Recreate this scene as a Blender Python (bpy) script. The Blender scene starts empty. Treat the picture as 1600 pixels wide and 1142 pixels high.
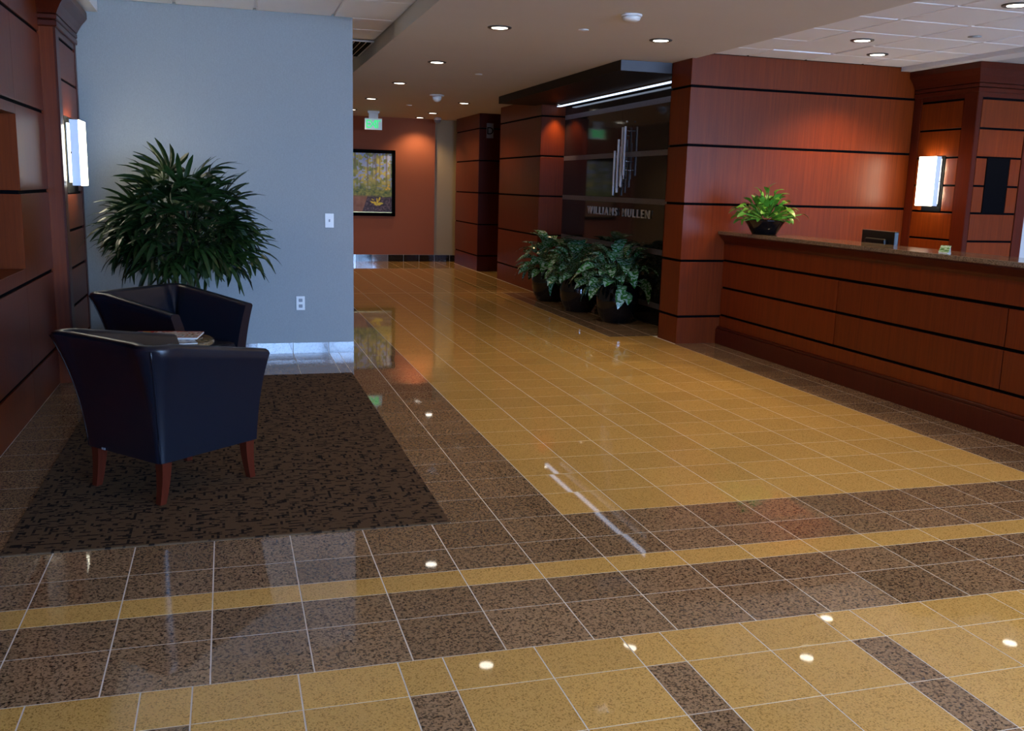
import bpy, bmesh, math, random
from mathutils import Vector, Matrix, Euler, Quaternion
random.seed(7)
sc = bpy.context.scene
COL = sc.collection
# ------------------------------------------------------------------ camera
CAM = Vector((0.99878274, -3.91904214, 1.47239487))
FWD = Vector((0.28377296, 0.94100262, -0.18435559))
RGT = Vector((0.95850453, -0.28382809, 0.02665877))
UPV = Vector((0.02723932, 0.1842707, 0.982498))
FPX = 1485.0227
cd = bpy.data.cameras.new('camera'); cd.sensor_width = 36; cd.sensor_fit = 'HORIZONTAL'
cd.lens = FPX * 36 / 1600; cd.clip_start = 0.05; cd.clip_end = 200
cam = bpy.data.objects.new('camera', cd); COL.objects.link(cam)
m = Matrix((RGT, UPV, -FWD)).transposed().to_4x4(); m.translation = CAM
cam.matrix_world = m
sc.camera = cam

def proj(p):
    d = Vector(p) - CAM; w = d.dot(FWD)
    if w < 0.1: return None
    return (800 + FPX * d.dot(RGT) / w, 571 - FPX * d.dot(UPV) / w)

# ------------------------------------------------------------------ world, exposure
W = bpy.data.worlds.new('world'); sc.world = W; W.use_nodes = True
bg = W.node_tree.nodes['Background']
bg.inputs[0].default_value = (0.32, 0.55, 1.0, 1); bg.inputs[1].default_value = 19.0
sc.view_settings.view_transform = 'Standard'; sc.view_settings.look = 'None'
sc.view_settings.gamma = 1; sc.view_settings.use_curve_mapping = False
sc.view_settings.exposure = 0.58
sl = bpy.data.lights.new('bounce_sun', 'SUN'); sl.energy = 24; sl.color = (1.0, 0.98, 0.96); sl.angle = math.radians(0.5)
so = bpy.data.objects.new('bounce_sun', sl); COL.objects.link(so); so.rotation_euler = (math.radians(-42), 0, math.radians(20))   # added to brighten the ceilings by bounce off the forecourt, from behind the building
DOWN_W = 20.0          # watts of one recessed downlight
WARM = (1.0, 0.74, 0.45)

# ------------------------------------------------------------------ node helpers
def mat(name, color=(0.5, 0.5, 0.5), rough=0.5, metal=0.0, spec=0.5, ior=None, coat=0.0, emit=None, estr=0.0):
    m = bpy.data.materials.new(name); m.use_nodes = True
    b = m.node_tree.nodes['Principled BSDF']
    b.inputs['Base Color'].default_value = (*color, 1); b.inputs['Roughness'].default_value = rough
    b.inputs['Metallic'].default_value = metal
    b.inputs['Specular IOR Level'].default_value = spec
    if ior: b.inputs['IOR'].default_value = ior
    if coat:
        b.inputs['Coat Weight'].default_value = coat; b.inputs['Coat Roughness'].default_value = 0.15
    if emit:
        b.inputs['Emission Color'].default_value = (*emit, 1); b.inputs['Emission Strength'].default_value = estr
    m.diffuse_color = (*color, 1)
    return m
class NT:
    def __init__(s, m): s.t = m.node_tree; s.b = s.t.nodes['Principled BSDF']
    def n(s, typ, **kw):
        x = s.t.nodes.new(typ)
        for k, v in kw.items():
            if k in x.inputs.keys() if isinstance(k, str) else False: x.inputs[k].default_value = v
            else: setattr(x, k, v)
        return x
    def l(s, a, b): s.t.links.new(a, b)
    def pos(s): return s.n('ShaderNodeNewGeometry').outputs['Position']
    def obj(s): return s.n('ShaderNodeTexCoord').outputs['Object']
    def mul(s, v, k):
        x = s.n('ShaderNodeVectorMath', operation='MULTIPLY'); s.l(v, x.inputs[0]); x.inputs[1].default_value = k; return x.outputs[0]
    def noise(s, v, scale, detail=3, rough=0.5):
        x = s.n('ShaderNodeTexNoise'); x.inputs['Scale'].default_value = scale; x.inputs['Detail'].default_value = detail
        x.inputs['Roughness'].default_value = rough; s.l(v, x.inputs['Vector']); return x.outputs[0]
    def ramp(s, f, stops, interp='LINEAR'):
        x = s.n('ShaderNodeValToRGB'); x.color_ramp.interpolation = interp
        e = x.color_ramp.elements
        while len(e) < len(stops): e.new(0.5)
        for q, (p, c) in zip(e, stops): q.position = p; q.color = (*c, 1) if len(c) == 3 else c
        s.l(f, x.inputs[0]); return x.outputs[0]
    def mix(s, f, a, b, mode='MIX'):
        x = s.n('ShaderNodeMix', data_type='RGBA', blend_type=mode)
        for i, v in ((0, f), (6, a), (7, b)):
            if isinstance(v, (int, float)): x.inputs[i].default_value = v
            elif isinstance(v, tuple): x.inputs[i].default_value = (*v, 1)
            else: s.l(v, x.inputs[i])
        return x.outputs[2]
    def math(s, op, a, b=None):
        x = s.n('ShaderNodeMath', operation=op)
        for i, v in ((0, a), (1, b)):
            if v is None: continue
            if isinstance(v, (int, float)): x.inputs[i].default_value = v
            else: s.l(v, x.inputs[i])
        return x.outputs[0]
    def bump(s, h, strength=0.2, dist=0.002):
        x = s.n('ShaderNodeBump'); x.inputs['Strength'].default_value = strength; x.inputs['Distance'].default_value = dist
        s.l(h, x.inputs['Height']); s.l(x.outputs[0], s.b.inputs['Normal'])
    def color(s, c): s.l(c, s.b.inputs['Base Color'])
    def rnd(s): return s.n('ShaderNodeObjectInfo').outputs['Random']

def wood(name, dark, light, rough=0.34):
    m = mat(name, light, rough, spec=0.23); t = NT(m)
    p = t.pos()
    g = t.noise(t.mul(p, (55, 55, 1.6)), 1.0, 5, 0.6)
    f = t.noise(t.mul(p, (260, 260, 7)), 1.0, 3, 0.5)
    w = t.noise(t.mul(p, (5, 5, 0.6)), 1.0, 2, 0.5)
    c = t.ramp(g, [(0.15, dark), (0.80, light)])
    c = t.mix(0.20, c, t.ramp(f, [(0.3, dark), (0.7, light)]))
    c = t.mix(t.math('MULTIPLY', w, 0.35), c, dark)
    hs = t.n('ShaderNodeHueSaturation'); t.l(c, hs.inputs['Color'])
    t.l(t.math('ADD', t.math('MULTIPLY', t.rnd(), 0.24), 0.88), hs.inputs['Value'])
    t.color(hs.outputs[0])
    t.bump(f, 0.06, 0.001)
    return m
M = {}
M['wood'] = wood('cherry_wood', (0.090, 0.0130, 0.0014), (0.235, 0.039, 0.0036))
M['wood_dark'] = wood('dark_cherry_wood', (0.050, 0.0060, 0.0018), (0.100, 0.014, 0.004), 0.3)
M['leg_wood'] = wood('chair_leg_wood', (0.05, 0.008, 0.004), (0.12, 0.02, 0.008), 0.3)
M['reveal'] = mat('black_reveal', (0.002, 0.002, 0.003), 0.7, spec=0.03)
M['black'] = mat('black_plate', (0.002, 0.002, 0.003), 0.7, spec=0.04)

def granite(name, base, dark, light, rough, tone=0.18, tilt=0.0, scale=1.0, ior=1.5, spots=(0.30, 0.44, 0.80, 0.55)):
    m = mat(name, base, rough, ior=ior); t = NT(m); p = t.pos()
    a = t.noise(p, 95 * scale, 3, 0.6); b = t.noise(t.mul(p, (1, 1, 1)), 48 * scale, 4, 0.65)
    v = t.n('ShaderNodeTexVoronoi'); v.inputs['Scale'].default_value = 110 * scale; t.l(p, v.inputs['Vector'])
    c = t.ramp(a, [(0.32, base), (0.68, light)])
    c = t.mix(t.ramp(b, [(spots[0], (1, 1, 1)), (spots[1], (0, 0, 0))]), c, dark)
    sep = t.n('ShaderNodeSeparateColor'); t.l(v.outputs['Color'], sep.inputs[0])
    c = t.mix(t.math('MULTIPLY', t.math('GREATER_THAN', sep.outputs[0], spots[2]), spots[3]), c, dark)
    c = t.mix(t.math('MULTIPLY', t.math('GREATER_THAN', sep.outputs[1], 0.82), 0.35), c, light)
    hs = t.n('ShaderNodeHueSaturation'); t.l(c, hs.inputs['Color'])
    r = t.rnd()
    t.l(t.math('ADD', t.math('MULTIPLY', r, tone * 2), 1 - tone), hs.inputs['Value'])
    t.color(hs.outputs[0])
    if tilt:
        wn = t.n('ShaderNodeTexWhiteNoise', noise_dimensions='1D'); t.l(r, wn.inputs['W'])
        sb = t.n('ShaderNodeVectorMath', operation='SUBTRACT'); t.l(wn.outputs['Color'], sb.inputs[0]); sb.inputs[1].default_value = (0.5, 0.5, 0.5)
        sc_ = t.mul(sb.outputs[0], (tilt, tilt, 0))
        ad = t.n('ShaderNodeVectorMath', operation='ADD'); t.l(t.n('ShaderNodeNewGeometry').outputs['Normal'], ad.inputs[0]); t.l(sc_, ad.inputs[1])
        no = t.n('ShaderNodeVectorMath', operation='NORMALIZE'); t.l(ad.outputs[0], no.inputs[0]); t.l(no.outputs[0], t.b.inputs['Normal'])
    return m
M['gold'] = granite('gold_granite', (0.57, 0.330, 0.082), (0.22, 0.115, 0.024), (0.76, 0.475, 0.15), 0.028, 0.07, 0.006, 2.1, 1.6, spots=(0.30, 0.38, 0.82, 0.6))
M['brown'] = granite('brown_granite', (0.265, 0.162, 0.084), (0.024, 0.015, 0.009), (0.39, 0.255, 0.14), 0.028, 0.14, 0.006, 1.5, 1.6, spots=(0.37, 0.47, 0.74, 0.7))
M['grout'] = mat('pale_grout', (0.80, 0.76, 0.70), 0.7)
M['grey_granite'] = granite('grey_granite', (0.16, 0.16, 0.18), (0.07, 0.07, 0.08), (0.26, 0.26, 0.28), 0.06, 0.25, ior=1.8)
M['counter_granite'] = granite('counter_granite', (0.10, 0.065, 0.040), (0.010, 0.007, 0.005), (0.30, 0.21, 0.14), 0.08, 0.0, scale=2.2)
M['black_granite'] = granite('black_granite', (0.010, 0.009, 0.009), (0.004, 0.004, 0.005), (0.022, 0.018, 0.016), 0.06, 0.15)
M['band'] = granite('honed_grey_band', (0.13, 0.125, 0.16), (0.09, 0.09, 0.12), (0.17, 0.165, 0.20), 0.35, 0.05)

def fabric_wall(name, col, d=0.06):
    m = mat(name, col, 0.85, spec=0.2); t = NT(m); p = t.pos()
    h = t.noise(t.mul(p, (60, 60, 420)), 1, 3, 0.6); w = t.noise(t.mul(p, (500, 500, 60)), 1, 2, 0.5)
    f = t.math('MULTIPLY', t.math('ADD', h, w), 0.5)
    k1 = tuple(c * (1 - d * 2) for c in col); k2 = tuple(min(1, c * (1 + d * 2)) for c in col)
    t.color(t.ramp(f, [(0.3, k1), (0.7, k2)])); t.bump(f, 0.15, 0.001)
    return m
M['blue_wall'] = fabric_wall('pale_blue_wallcovering', (0.31, 0.335, 0.34))
M['orange'] = fabric_wall('rust_orange_wallcovering', (0.37, 0.125, 0.066), 0.03)
M['cream'] = fabric_wall('cream_wallcovering', (0.42, 0.36, 0.24), 0.04)
def plaster(name, col, rough=0.75):
    m = mat(name, col, rough, spec=0.25); t = NT(m)
    h = t.noise(t.pos(), 140, 3); t.bump(h, 0.04, 0.001)
    w = t.noise(t.pos(), 1.2, 2)
    t.color(t.mix(w, tuple(c * 0.96 for c in col), tuple(min(1, c * 1.04) for c in col)))
    return m
M['soffit'] = plaster('taupe_painted_soffit', (0.64, 0.59, 0.53))
M['white_paint'] = plaster('white_paint', (0.72, 0.72, 0.72))
M['grey_paint'] = plaster('light_grey_paint', (0.55, 0.55, 0.55))
M['tile_white'] = plaster('white_ceiling_tile', (0.86, 0.86, 0.88), 0.85)
t = NT(M['tile_white']); t.bump(t.noise(t.pos(), 320, 2), 0.25, 0.002)
M['gridbar'] = mat('white_grid_bar', (0.80, 0.80, 0.82), 0.5)
M['white_plastic'] = mat('white_plastic', (0.78, 0.78, 0.76), 0.35)
M['grey_plastic'] = mat('grey_plastic', (0.25, 0.26, 0.28), 0.4)
M['steel'] = mat('brushed_steel', (0.62, 0.66, 0.72), 0.22, 1.0)
M['trim_metal'] = mat('downlight_trim', (0.10, 0.10, 0.10), 0.4, 0.6)
M['reflector'] = mat('downlight_reflector', (0.85, 0.85, 0.85), 0.15, 1.0)
M['lens'] = mat('downlight_lens', (0.9, 0.9, 0.9), 0.4, emit=(1.0, 0.93, 0.80), estr=5.5)
M['sconce_glass'] = mat('lit_opal_glass', (0.9, 0.88, 0.82), 0.25, emit=(1.0, 0.90, 0.66), estr=7.0)
M['sconce_side'] = mat('frosted_side_glass', (0.50, 0.62, 0.80), 0.12, emit=(0.50, 0.68, 1.0), estr=0.28)  # blue colour and glow stand in for daylight reflected in the side glass
M['cove'] = mat('cove_strip_lens', (0.8, 0.85, 0.9), 0.3, emit=(0.62, 0.75, 1.0), estr=1.1)
M['black_gloss'] = mat('black_glazed_ceramic', (0.004, 0.004, 0.005), 0.05)
M['soil'] = mat('dark_soil', (0.02, 0.013, 0.008), 0.95)
M['stem'] = mat('green_stem', (0.05, 0.10, 0.02), 0.6)
M['cane'] = mat('brown_cane', (0.06, 0.045, 0.02), 0.8)

def leather():
    m = mat('black_leather', (0.0035, 0.0055, 0.012), 0.34, spec=0.6); t = NT(m)  # navy tint in the base stands in for blue daylight on the lit side
    v = t.n('ShaderNodeTexVoronoi'); v.inputs['Scale'].default_value = 260; t.l(t.obj(), v.inputs['Vector'])
    w = t.noise(t.obj(), 9, 3)
    h = t.math('ADD', t.math('MULTIPLY', v.outputs['Distance'], 0.25), w)
    t.bump(h, 0.12, 0.006); return m
M['leather'] = leather()
def carpet():
    m = mat('brown_patterned_carpet', (0.055, 0.032, 0.018), 0.95, spec=0.1); t = NT(m); p = t.pos()
    sn = t.n('ShaderNodeVectorMath', operation='SNAP'); t.l(p, sn.inputs[0]); sn.inputs[1].default_value = (0.011, 0.011, 0.011)
    q = sn.outputs[0]
    a = t.noise(t.mul(q, (17, 62, 1)), 1, 1, 0.4); b = t.noise(t.mul(q, (62, 17, 1)), 1.0, 1, 0.4)
    d = t.math('MAXIMUM', t.ramp(a, [(0.57, (0, 0, 0)), (0.62, (1, 1, 1))]), t.ramp(b, [(0.60, (0, 0, 0)), (0.65, (1, 1, 1))]))
    ti = t.n('ShaderNodeTexChecker'); ti.inputs['Scale'].default_value = 1 / 0.61; t.l(p, ti.inputs['Vector'])
    f = t.noise(p, 700, 2)
    g = t.noise(p, 26, 2)
    base = t.mix(f, (0.075, 0.044, 0.024), (0.150, 0.092, 0.052))
    base = t.mix(t.math('MULTIPLY', g, 0.5), base, (0.125, 0.068, 0.026))
    t.color(t.mix(d, base, (0.014, 0.009, 0.007))); t.bump(f, 0.7, 0.004)
    return m
M['carpet'] = carpet()
def leafmat(name, c1, c2, mottle=None, rough=0.35):
    m = mat(name, c1, rough); t = NT(m); o = t.obj()
    r = t.rnd()
    c = t.mix(r, c1, c2)
    if mottle:
        n1 = t.noise(t.mul(o, (60, 26, 1)), 1, 3, 0.6)
        c = t.mix(t.ramp(n1, [(0.49, (0, 0, 0)), (0.56, (1, 1, 1))]), c, mottle)
    t.color(c); t.b.inputs['Subsurface Weight'].default_value = 0.0
    return m
M['palm'] = leafmat('palm_leaf', (0.006, 0.019, 0.004), (0.018, 0.045, 0.008))
M['aglao'] = leafmat('silver_mottled_leaf', (0.016, 0.105, 0.016), (0.032, 0.19, 0.028), (0.30, 0.46, 0.38), 0.22)
M['pothos'] = leafmat('bright_green_leaf', (0.055, 0.23, 0.018), (0.14, 0.38, 0.04))

# ------------------------------------------------------------------ mesh helpers
def link(name, me, parent=None, loc=(0, 0, 0), rot=None):
    o = bpy.data.objects.new(name, me); COL.objects.link(o)
    if parent is not None: o.parent = parent
    o.location = loc
    if rot is not None: o.rotation_euler = rot
    return o
def mesh(name, verts, faces, ms, smooth=False):
    me = bpy.data.meshes.new(name); me.from_pydata([tuple(v) for v in verts], [], faces); me.update()
    for x in (ms if isinstance(ms, (list, tuple)) else [ms]): me.materials.append(x)
    if smooth: me.polygons.foreach_set('use_smooth', [True] * len(me.polygons))
    return me
def bm2me(name, bm, m, smooth=False):
    bmesh.ops.recalc_face_normals(bm, faces=bm.faces)
    me = bpy.data.meshes.new(name); bm.to_mesh(me); bm.free()
    for x in (m if isinstance(m, (list, tuple)) else [m]): me.materials.append(x)
    if smooth: me.polygons.foreach_set('use_smooth', [True] * len(me.polygons))
    return me
def wloc(o):
    v = Vector((0, 0, 0))
    while o is not None: v = v + o.location; o = o.parent
    return v
def add_box(bm, x0, x1, y0, y1, z0, z1, bevel=0.0, c=(0, 0, 0), seg=1):
    r = bmesh.ops.create_cube(bm, size=1)
    vs = r['verts']
    for v in vs:
        v.co = Vector(((x0 + x1) / 2 + v.co.x * (x1 - x0) - c[0], (y0 + y1) / 2 + v.co.y * (y1 - y0) - c[1], (z0 + z1) / 2 + v.co.z * (z1 - z0) - c[2]))
    if bevel:
        es = set(e for v in vs for e in v.link_edges)
        bmesh.ops.bevel(bm, geom=list(es), offset=bevel, segments=seg, profile=0.5, affect='EDGES')
def box(name, x0, x1, y0, y1, z0, z1, m, parent=None, bevel=0.0, seg=1):
    c = ((x0 + x1) / 2, (y0 + y1) / 2, z0)
    bm = bmesh.new(); add_box(bm, x0, x1, y0, y1, z0, z1, bevel, c, seg)
    me = bm2me(name, bm, m)
    p = wloc(parent) if parent is not None else Vector((0, 0, 0))
    return link(name, me, parent, Vector(c) - p)
def lathe_me(name, prof, m, n=32, smooth=True):
    vs = []; fs = []
    for (r, z) in prof:
        for i in range(n):
            a = 2 * math.pi * i / n; vs.append((r * math.cos(a), r * math.sin(a), z))
    for k in range(len(prof) - 1):
        for i in range(n):
            j = (i + 1) % n; fs.append((k * n + i, k * n + j, (k + 1) * n + j, (k + 1) * n + i))
    if prof[0][0] > 1e-6: fs.append(tuple(reversed(range(n))))
    if prof[-1][0] > 1e-6: fs.append(tuple(range((len(prof) - 1) * n, len(prof) * n)))
    return mesh(name, vs, fs, m, smooth)
def lathe(name, prof, m, parent=None, loc=(0, 0, 0), n=32, rot=None):
    return link(name, lathe_me(name, prof, m, n), parent, loc, rot)
def tube_me(name, pts, rad, m, n=8, smooth=True):
    vs = []; fs = []
    pts = [Vector(p) for p in pts]
    if not isinstance(rad, (list, tuple)): rad = [rad] * len(pts)
    for k, p in enumerate(pts):
        d = (pts[min(k + 1, len(pts) - 1)] - pts[max(k - 1, 0)]).normalized()
        a = d.orthogonal().normalized() if abs(d.z) < 0.99 else Vector((1, 0, 0))
        if abs(d.z) >= 0.99: b = Vector((0, 1, 0))
        else:
            a = d.cross(Vector((0, 0, 1))).normalized(); b = d.cross(a).normalized()
        for i in range(n):
            q = 2 * math.pi * i / n; vs.append(p + (a * math.cos(q) + b * math.sin(q)) * rad[k])
    for k in range(len(pts) - 1):
        for i in range(n):
            j = (i + 1) % n; fs.append((k * n + i, k * n + j, (k + 1) * n + j, (k + 1) * n + i))
    fs.append(tuple(reversed(range(n)))); fs.append(tuple(range((len(pts) - 1) * n, len(pts) * n)))
    return mesh(name, vs, fs, m, smooth)
def empty(name, loc, rz=0.0):
    o = bpy.data.objects.new(name, None); COL.objects.link(o); o.location = loc; o.rotation_euler = (0, 0, rz); o.empty_display_size = 0.1
    return o
def tag(o, label, cat, group=None):
    o['label'] = label; o['category'] = cat
    if group: o['group'] = group
    return o
def struct(o, label=None):
    o['kind'] = 'structure'
    if label: o['label'] = label
    return o

# ------------------------------------------------------------------ dimensions
XL, XR = -0.18, 12.0
YB, YE = -9.0, 14.42           # window wall behind the camera, corridor end
ZS, ZL, ZR = 2.70, 2.82, 2.75  # soffit, left tile ceiling, right tile ceiling
T = 0.305
JZ = [0.27, 0.815, 1.36, 1.91, 2.45]

# ------------------------------------------------------------------ floor
bm = bmesh.new(); add_box(bm, XL - 0.3, XR + 0.1, YB - 0.1, YE + 0.3, -0.12, -0.0009)
floor = struct(link('floor', bm2me('floor', bm, M['grout'])), 'polished gold and brown granite tile floor with pale grout lines')
rects = []
def fill(xs, ys, kind):
    for a, b in zip(xs[:-1], xs[1:]):
        for c, d in zip(ys[:-1], ys[1:]):
            if b - a > 0.02 and d - c > 0.02: rects.append((a, b, c, d, kind))
def grid(a, b, step, origin=0.0):
    k = math.ceil((a - origin) / step + 1e-6); out = [a]
    while origin + k * step < b - 1e-6:
        out.append(origin + k * step); k += 1
    return out + [b]
DY = 0.3003
gx = lambda a, b: grid(a, b, T)
gy = lambda a, b: grid(a, b, DY)
CX0, CX1, CY1 = 0.11, 1.915, 3.468
fill([XL, CX0], gy(0, CY1), 'brown'); fill(gx(XL, CX1), [CY1, 3.78, 4.1, 4.435], 'brown')
fill([CX1, 2.135, 2.44], gy(0, 4.435), 'brown'); fill([2.05, 2.135, 2.44], gy(4.435, YE), 'brown')
fill(gx(2.44, 5.185), gy(0, 4.97), 'gold'); fill(gx(2.44, 4.71), gy(4.97, 9.0), 'gold'); fill(gx(2.44, 5.185), gy(9.0, YE), 'gold')
fill([4.71, 4.88, 5.185, 5.55], gy(4.97, 8.93), 'brown'); fill([4.71, 5.185], [8.93, 9.0], 'brown')
fill([5.185, 5.49, 5.66], gy(0, 4.46), 'brown'); fill([5.2, 5.5, 5.75], gy(11.0, 12.32), 'gold'); fill([5.185, 5.42], gy(14.05, YE), 'gold')
R5 = -1.187
fill(gx(XL, XR), [-0.2946, 0], 'brown'); fill(gx(XL, XR), [-0.5202, -0.2946], 'brown'); fill(gx(XL, XR), [-0.6703, -0.5202], 'gold')
fill(gx(XL, XR), [-0.8935, -0.6703], 'brown'); fill(gx(XL, XR), [R5, -0.8935], 'brown')
xs = [XL]; k = -1
while True:
    b0 = 0.722 + 0.7525 * k
    for q in (b0, b0 + 0.1435, b0 + 0.448):
        if XL + 0.03 < q < XR: xs.append(q)
    if b0 > XR: break
    k += 1
xs.append(XR)
ys = [YB]; q = -1.395 - 0.289 * 26
ys += [-1.395 - 0.289 * i for i in range(26, -1, -1)]
fill(xs, [-1.395, R5], 'gold')
for a, b in zip(xs[:-1], xs[1:]):
    fill([a, b], [y for y in ys if y > YB - 1], 'brown' if abs((b - a) - 0.1435) < 0.01 else 'gold')
def parea(r):
    pts = [proj((x, y, 0)) for x, y in ((r[0], r[2]), (r[1], r[2]), (r[1], r[3]), (r[0], r[3]))]
    if any(p is None for p in pts): return 0
    cx = sum(p[0] for p in pts) / 4; cy = sum(p[1] for p in pts) / 4
    if not (-60 < cx < 1660 and -60 < cy < 1230): return 0
    return 0.5 * abs(sum(pts[i][0] * pts[(i + 1) % 4][1] - pts[(i + 1) % 4][0] * pts[i][1] for i in range(4)))
rects.sort(key=parea, reverse=True)
G = 0.0024
cache = {}
def tile_geo(w, d):
    x, y = w / 2 - G, d / 2 - G
    vs = [(-x, -y, -0.006), (x, -y, -0.006), (x, y, -0.006), (-x, y, -0.006), (-x, -y, 0), (x, -y, 0), (x, y, 0), (-x, y, 0)]
    return vs, [(4, 5, 6, 7), (3, 2, 1, 0)] + [(i, (i + 1) % 4, (i + 1) % 4 + 4, i + 4) for i in range(4)]
for r in rects[:300]:
    w, d = r[1] - r[0], r[3] - r[2]; key = (round(w, 3), round(d, 3), r[4])
    if key not in cache: cache[key] = mesh('floor_tile', *tile_geo(w, d), M[r[4]])
    o = link('floor_tile', cache[key], floor, ((r[0] + r[1]) / 2, (r[2] + r[3]) / 2, 0))
V = []; F = []; MI = []
for r in rects[300:]:
    vs, fs = tile_geo(r[1] - r[0], r[3] - r[2]); n0 = len(V)
    V += [(v[0] + (r[0] + r[1]) / 2, v[1] + (r[2] + r[3]) / 2, v[2]) for v in vs]
    F += [tuple(i + n0 for i in f) for f in fs]; MI += [0 if r[4] == 'gold' else 1] * len(fs)
me = mesh('distant_floor_tiles', V, F, [M['gold'], M['brown']]); me.polygons.foreach_set('material_index', MI)
o = link('distant_floor_tiles', me, floor); o['kind'] = 'stuff'; o['label'] = 'remaining gold and brown granite floor tiles further back'
# carpet
cp = box('carpet', CX0, CX1, 0.0, CY1, -0.0008, 0.006, M['carpet'], None, 0.002)
tag(cp, 'dark brown inset carpet with black dash pattern under the armchairs', 'carpet')

# ------------------------------------------------------------------ ceilings
def tile_ceiling(name, label, x0, x1, y0, y1, z, xn, yn, holes=(), raised=()):
    c = struct(box(name, x0, x1, y0, y1, z + 0.018, z + 0.2, M['gridbar']), label)
    mc = {}
    for a, b in zip(xn[:-1], xn[1:]):
        for p, q in zip(yn[:-1], yn[1:]):
            w, d = b - a, q - p
            dz = 0.007 if any(a < rx < b and p < ry < q for rx, ry in raised) else 0
            key = (round(w, 3), round(d, 3))
            if key not in mc:
                bm = bmesh.new(); add_box(bm, -w / 2 + .012, w / 2 - .012, -d / 2 + .012, d / 2 - .012, 0, 0.019 , 0.004)
                mc[key] = bm2me('ceiling_tile', bm, M['tile_white'])
            o = link('ceiling_tile', mc[key], c, Vector(((a + b) / 2, (p + q) / 2, z + dz)) - c.location)
    return c
tile_ceiling('ceiling', 'white tile ceiling above the armchairs and the pale blue wall', XL, 2.42, YB, YE, ZL,
             [0.085, 0.648, 1.262, 1.885, 2.41], [-8.99] + [-8.6 + 0.61 * i for i in range(0, 21)] + [4.43, 5.0, 5.6])
xr = [5.25, 5.76, 6.39, 7.03, 7.50]
tile_ceiling('ceiling', 'white tile ceiling above the reception counter', 5.24, XR, YB, 4.6, ZR,
             xr, [-8.9] + [4.0 - 0.575 * i for i in range(22, -1, -1)] + [4.455], raised=[(6.1, 3.7)])
struct(box('ceiling', 2.42, 5.24, YB, YE + 0.2, ZS, ZS + 0.3, M['soffit']), 'taupe painted dropped soffit over the lobby and corridor')
struct(box('ceiling', 5.24, 6.2, 4.62, YE + 0.2, ZS, ZS + 0.3, M['soffit']))
struct(box('ceiling', 7.72, XR, YB, 4.45, 2.714, ZR + 0.03, M['grey_paint']), 'plain grey ceiling in front of the right wood column')
struct(box('trim_1', 7.50, 7.72, YB, 4.455, 2.712, ZR + 0.02, M['white_paint']), 'white ceiling border band beside the wood column')
struct(box('trim_2', XL, 0.085, YB, 4.43, 2.72, ZL + 0.03, M['white_paint']), 'white ceiling border band above the left wood wall')

# ------------------------------------------------------------------ walls
struct(box('wall_blue', XL - 0.2, 2.05, 4.435, 4.6, 0, 2.9, M['blue_wall']), 'pale blue textured wallcovering wall behind the palm')
wb = bpy.data.objects['wall_blue']
box('wallcovering_seam', 0.7185, 0.7195, 4.4342, 4.436, 0.1, 2.81, M['grey_plastic'], wb)
bb = struct(box('baseboard_blue', XL, 2.05, 4.4285, 4.436, 0, 0.092, M['grout']), 'polished grey tile base below the pale blue wall')
gxs = gx(XL, 2.05)
for a, b in zip(gxs[:-1], gxs[1:]):
    box('base_tile', a + .002, b - .002, 4.424, 4.430, 0.0, 0.094, M['grey_granite'], bb, 0.001)
struct(box('wall_corridor', 1.9, 2.05, 4.6, YE, 0, 2.9, M['cream']))
struct(box('wall_end', 1.9, 4.87, YE, YE + 0.25, 0, 2.75, M['orange']), 'rust orange end wall of the corridor')
struct(box('wall_end_cream', 4.87, 5.6, YE + 0.06, YE + 0.25, 0, 2.75, M['cream']), 'narrow cream wall strip beside the orange end wall')
be = struct(box('baseboard_end', 2.06, 5.4, YE - 0.004, YE + 0.002, 0, 0.13, M['grout']))
ee = gx(2.06, 5.4)
random.seed(3)
for a, b in zip(ee[:-1], ee[1:]):
    box('base_tile', a + .003, b - .003, YE - 0.010, YE - 0.003, 0, 0.128, random.choice([M['black_granite'], M['grey_granite'], M['black_granite']]), be)

def panels_y(w, x0, x1, y, zs, m, th=0.014, gap=0.024, vx=()):
    xs = [x0] + list(vx) + [x1]
    for i in range(len(xs) - 1):
        a = xs[i] + (0.003 if i else 0); b = xs[i + 1] - (0.003 if i < len(xs) - 2 else 0)
        for k in range(len(zs) - 1):
            z0 = zs[k] + (gap / 2 if k else 0); z1 = zs[k + 1] - (gap / 2 if k < len(zs) - 2 else 0)
            box('panel', a, b, y, y + th, z0, z1, m, w, 0.0015)
def panels_x(w, y0, y1, x, zs, m, side, th=0.014, gap=0.024, vy=()):
    ys = [y0] + list(vy) + [y1]
    for i in range(len(ys) - 1):
        a = ys[i] + (0.003 if i else 0); b = ys[i + 1] - (0.003 if i < len(ys) - 2 else 0)
        for k in range(len(zs) - 1):
            z0 = zs[k] + (gap / 2 if k else 0); z1 = zs[k + 1] - (gap / 2 if k < len(zs) - 2 else 0)
            xa, xb = (x, x + th) if side < 0 else (x - th, x)   # side<0: the face looks towards -x
            box('panel', xa, xb, a, b, z0, z1, m, w, 0.0015)
ZJ = [0.0] + JZ
# reception back wall and its pillar end
w = struct(box('wall_reception', 5.214, 7.75, 4.474, 4.866, 0, 2.77, M['reveal']), 'cherry wood panelled wall behind the reception counter with black reveals')
panels_y(w, 5.2, 7.70, 4.46, ZJ + [2.748], M['wood'])
panels_x(w, 4.474, 4.88, 5.2, ZJ + [2.70], M['wood'], -1)
panels_y(w, 5.2, 5.55, 4.866, ZJ + [2.70], M['wood'])
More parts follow.
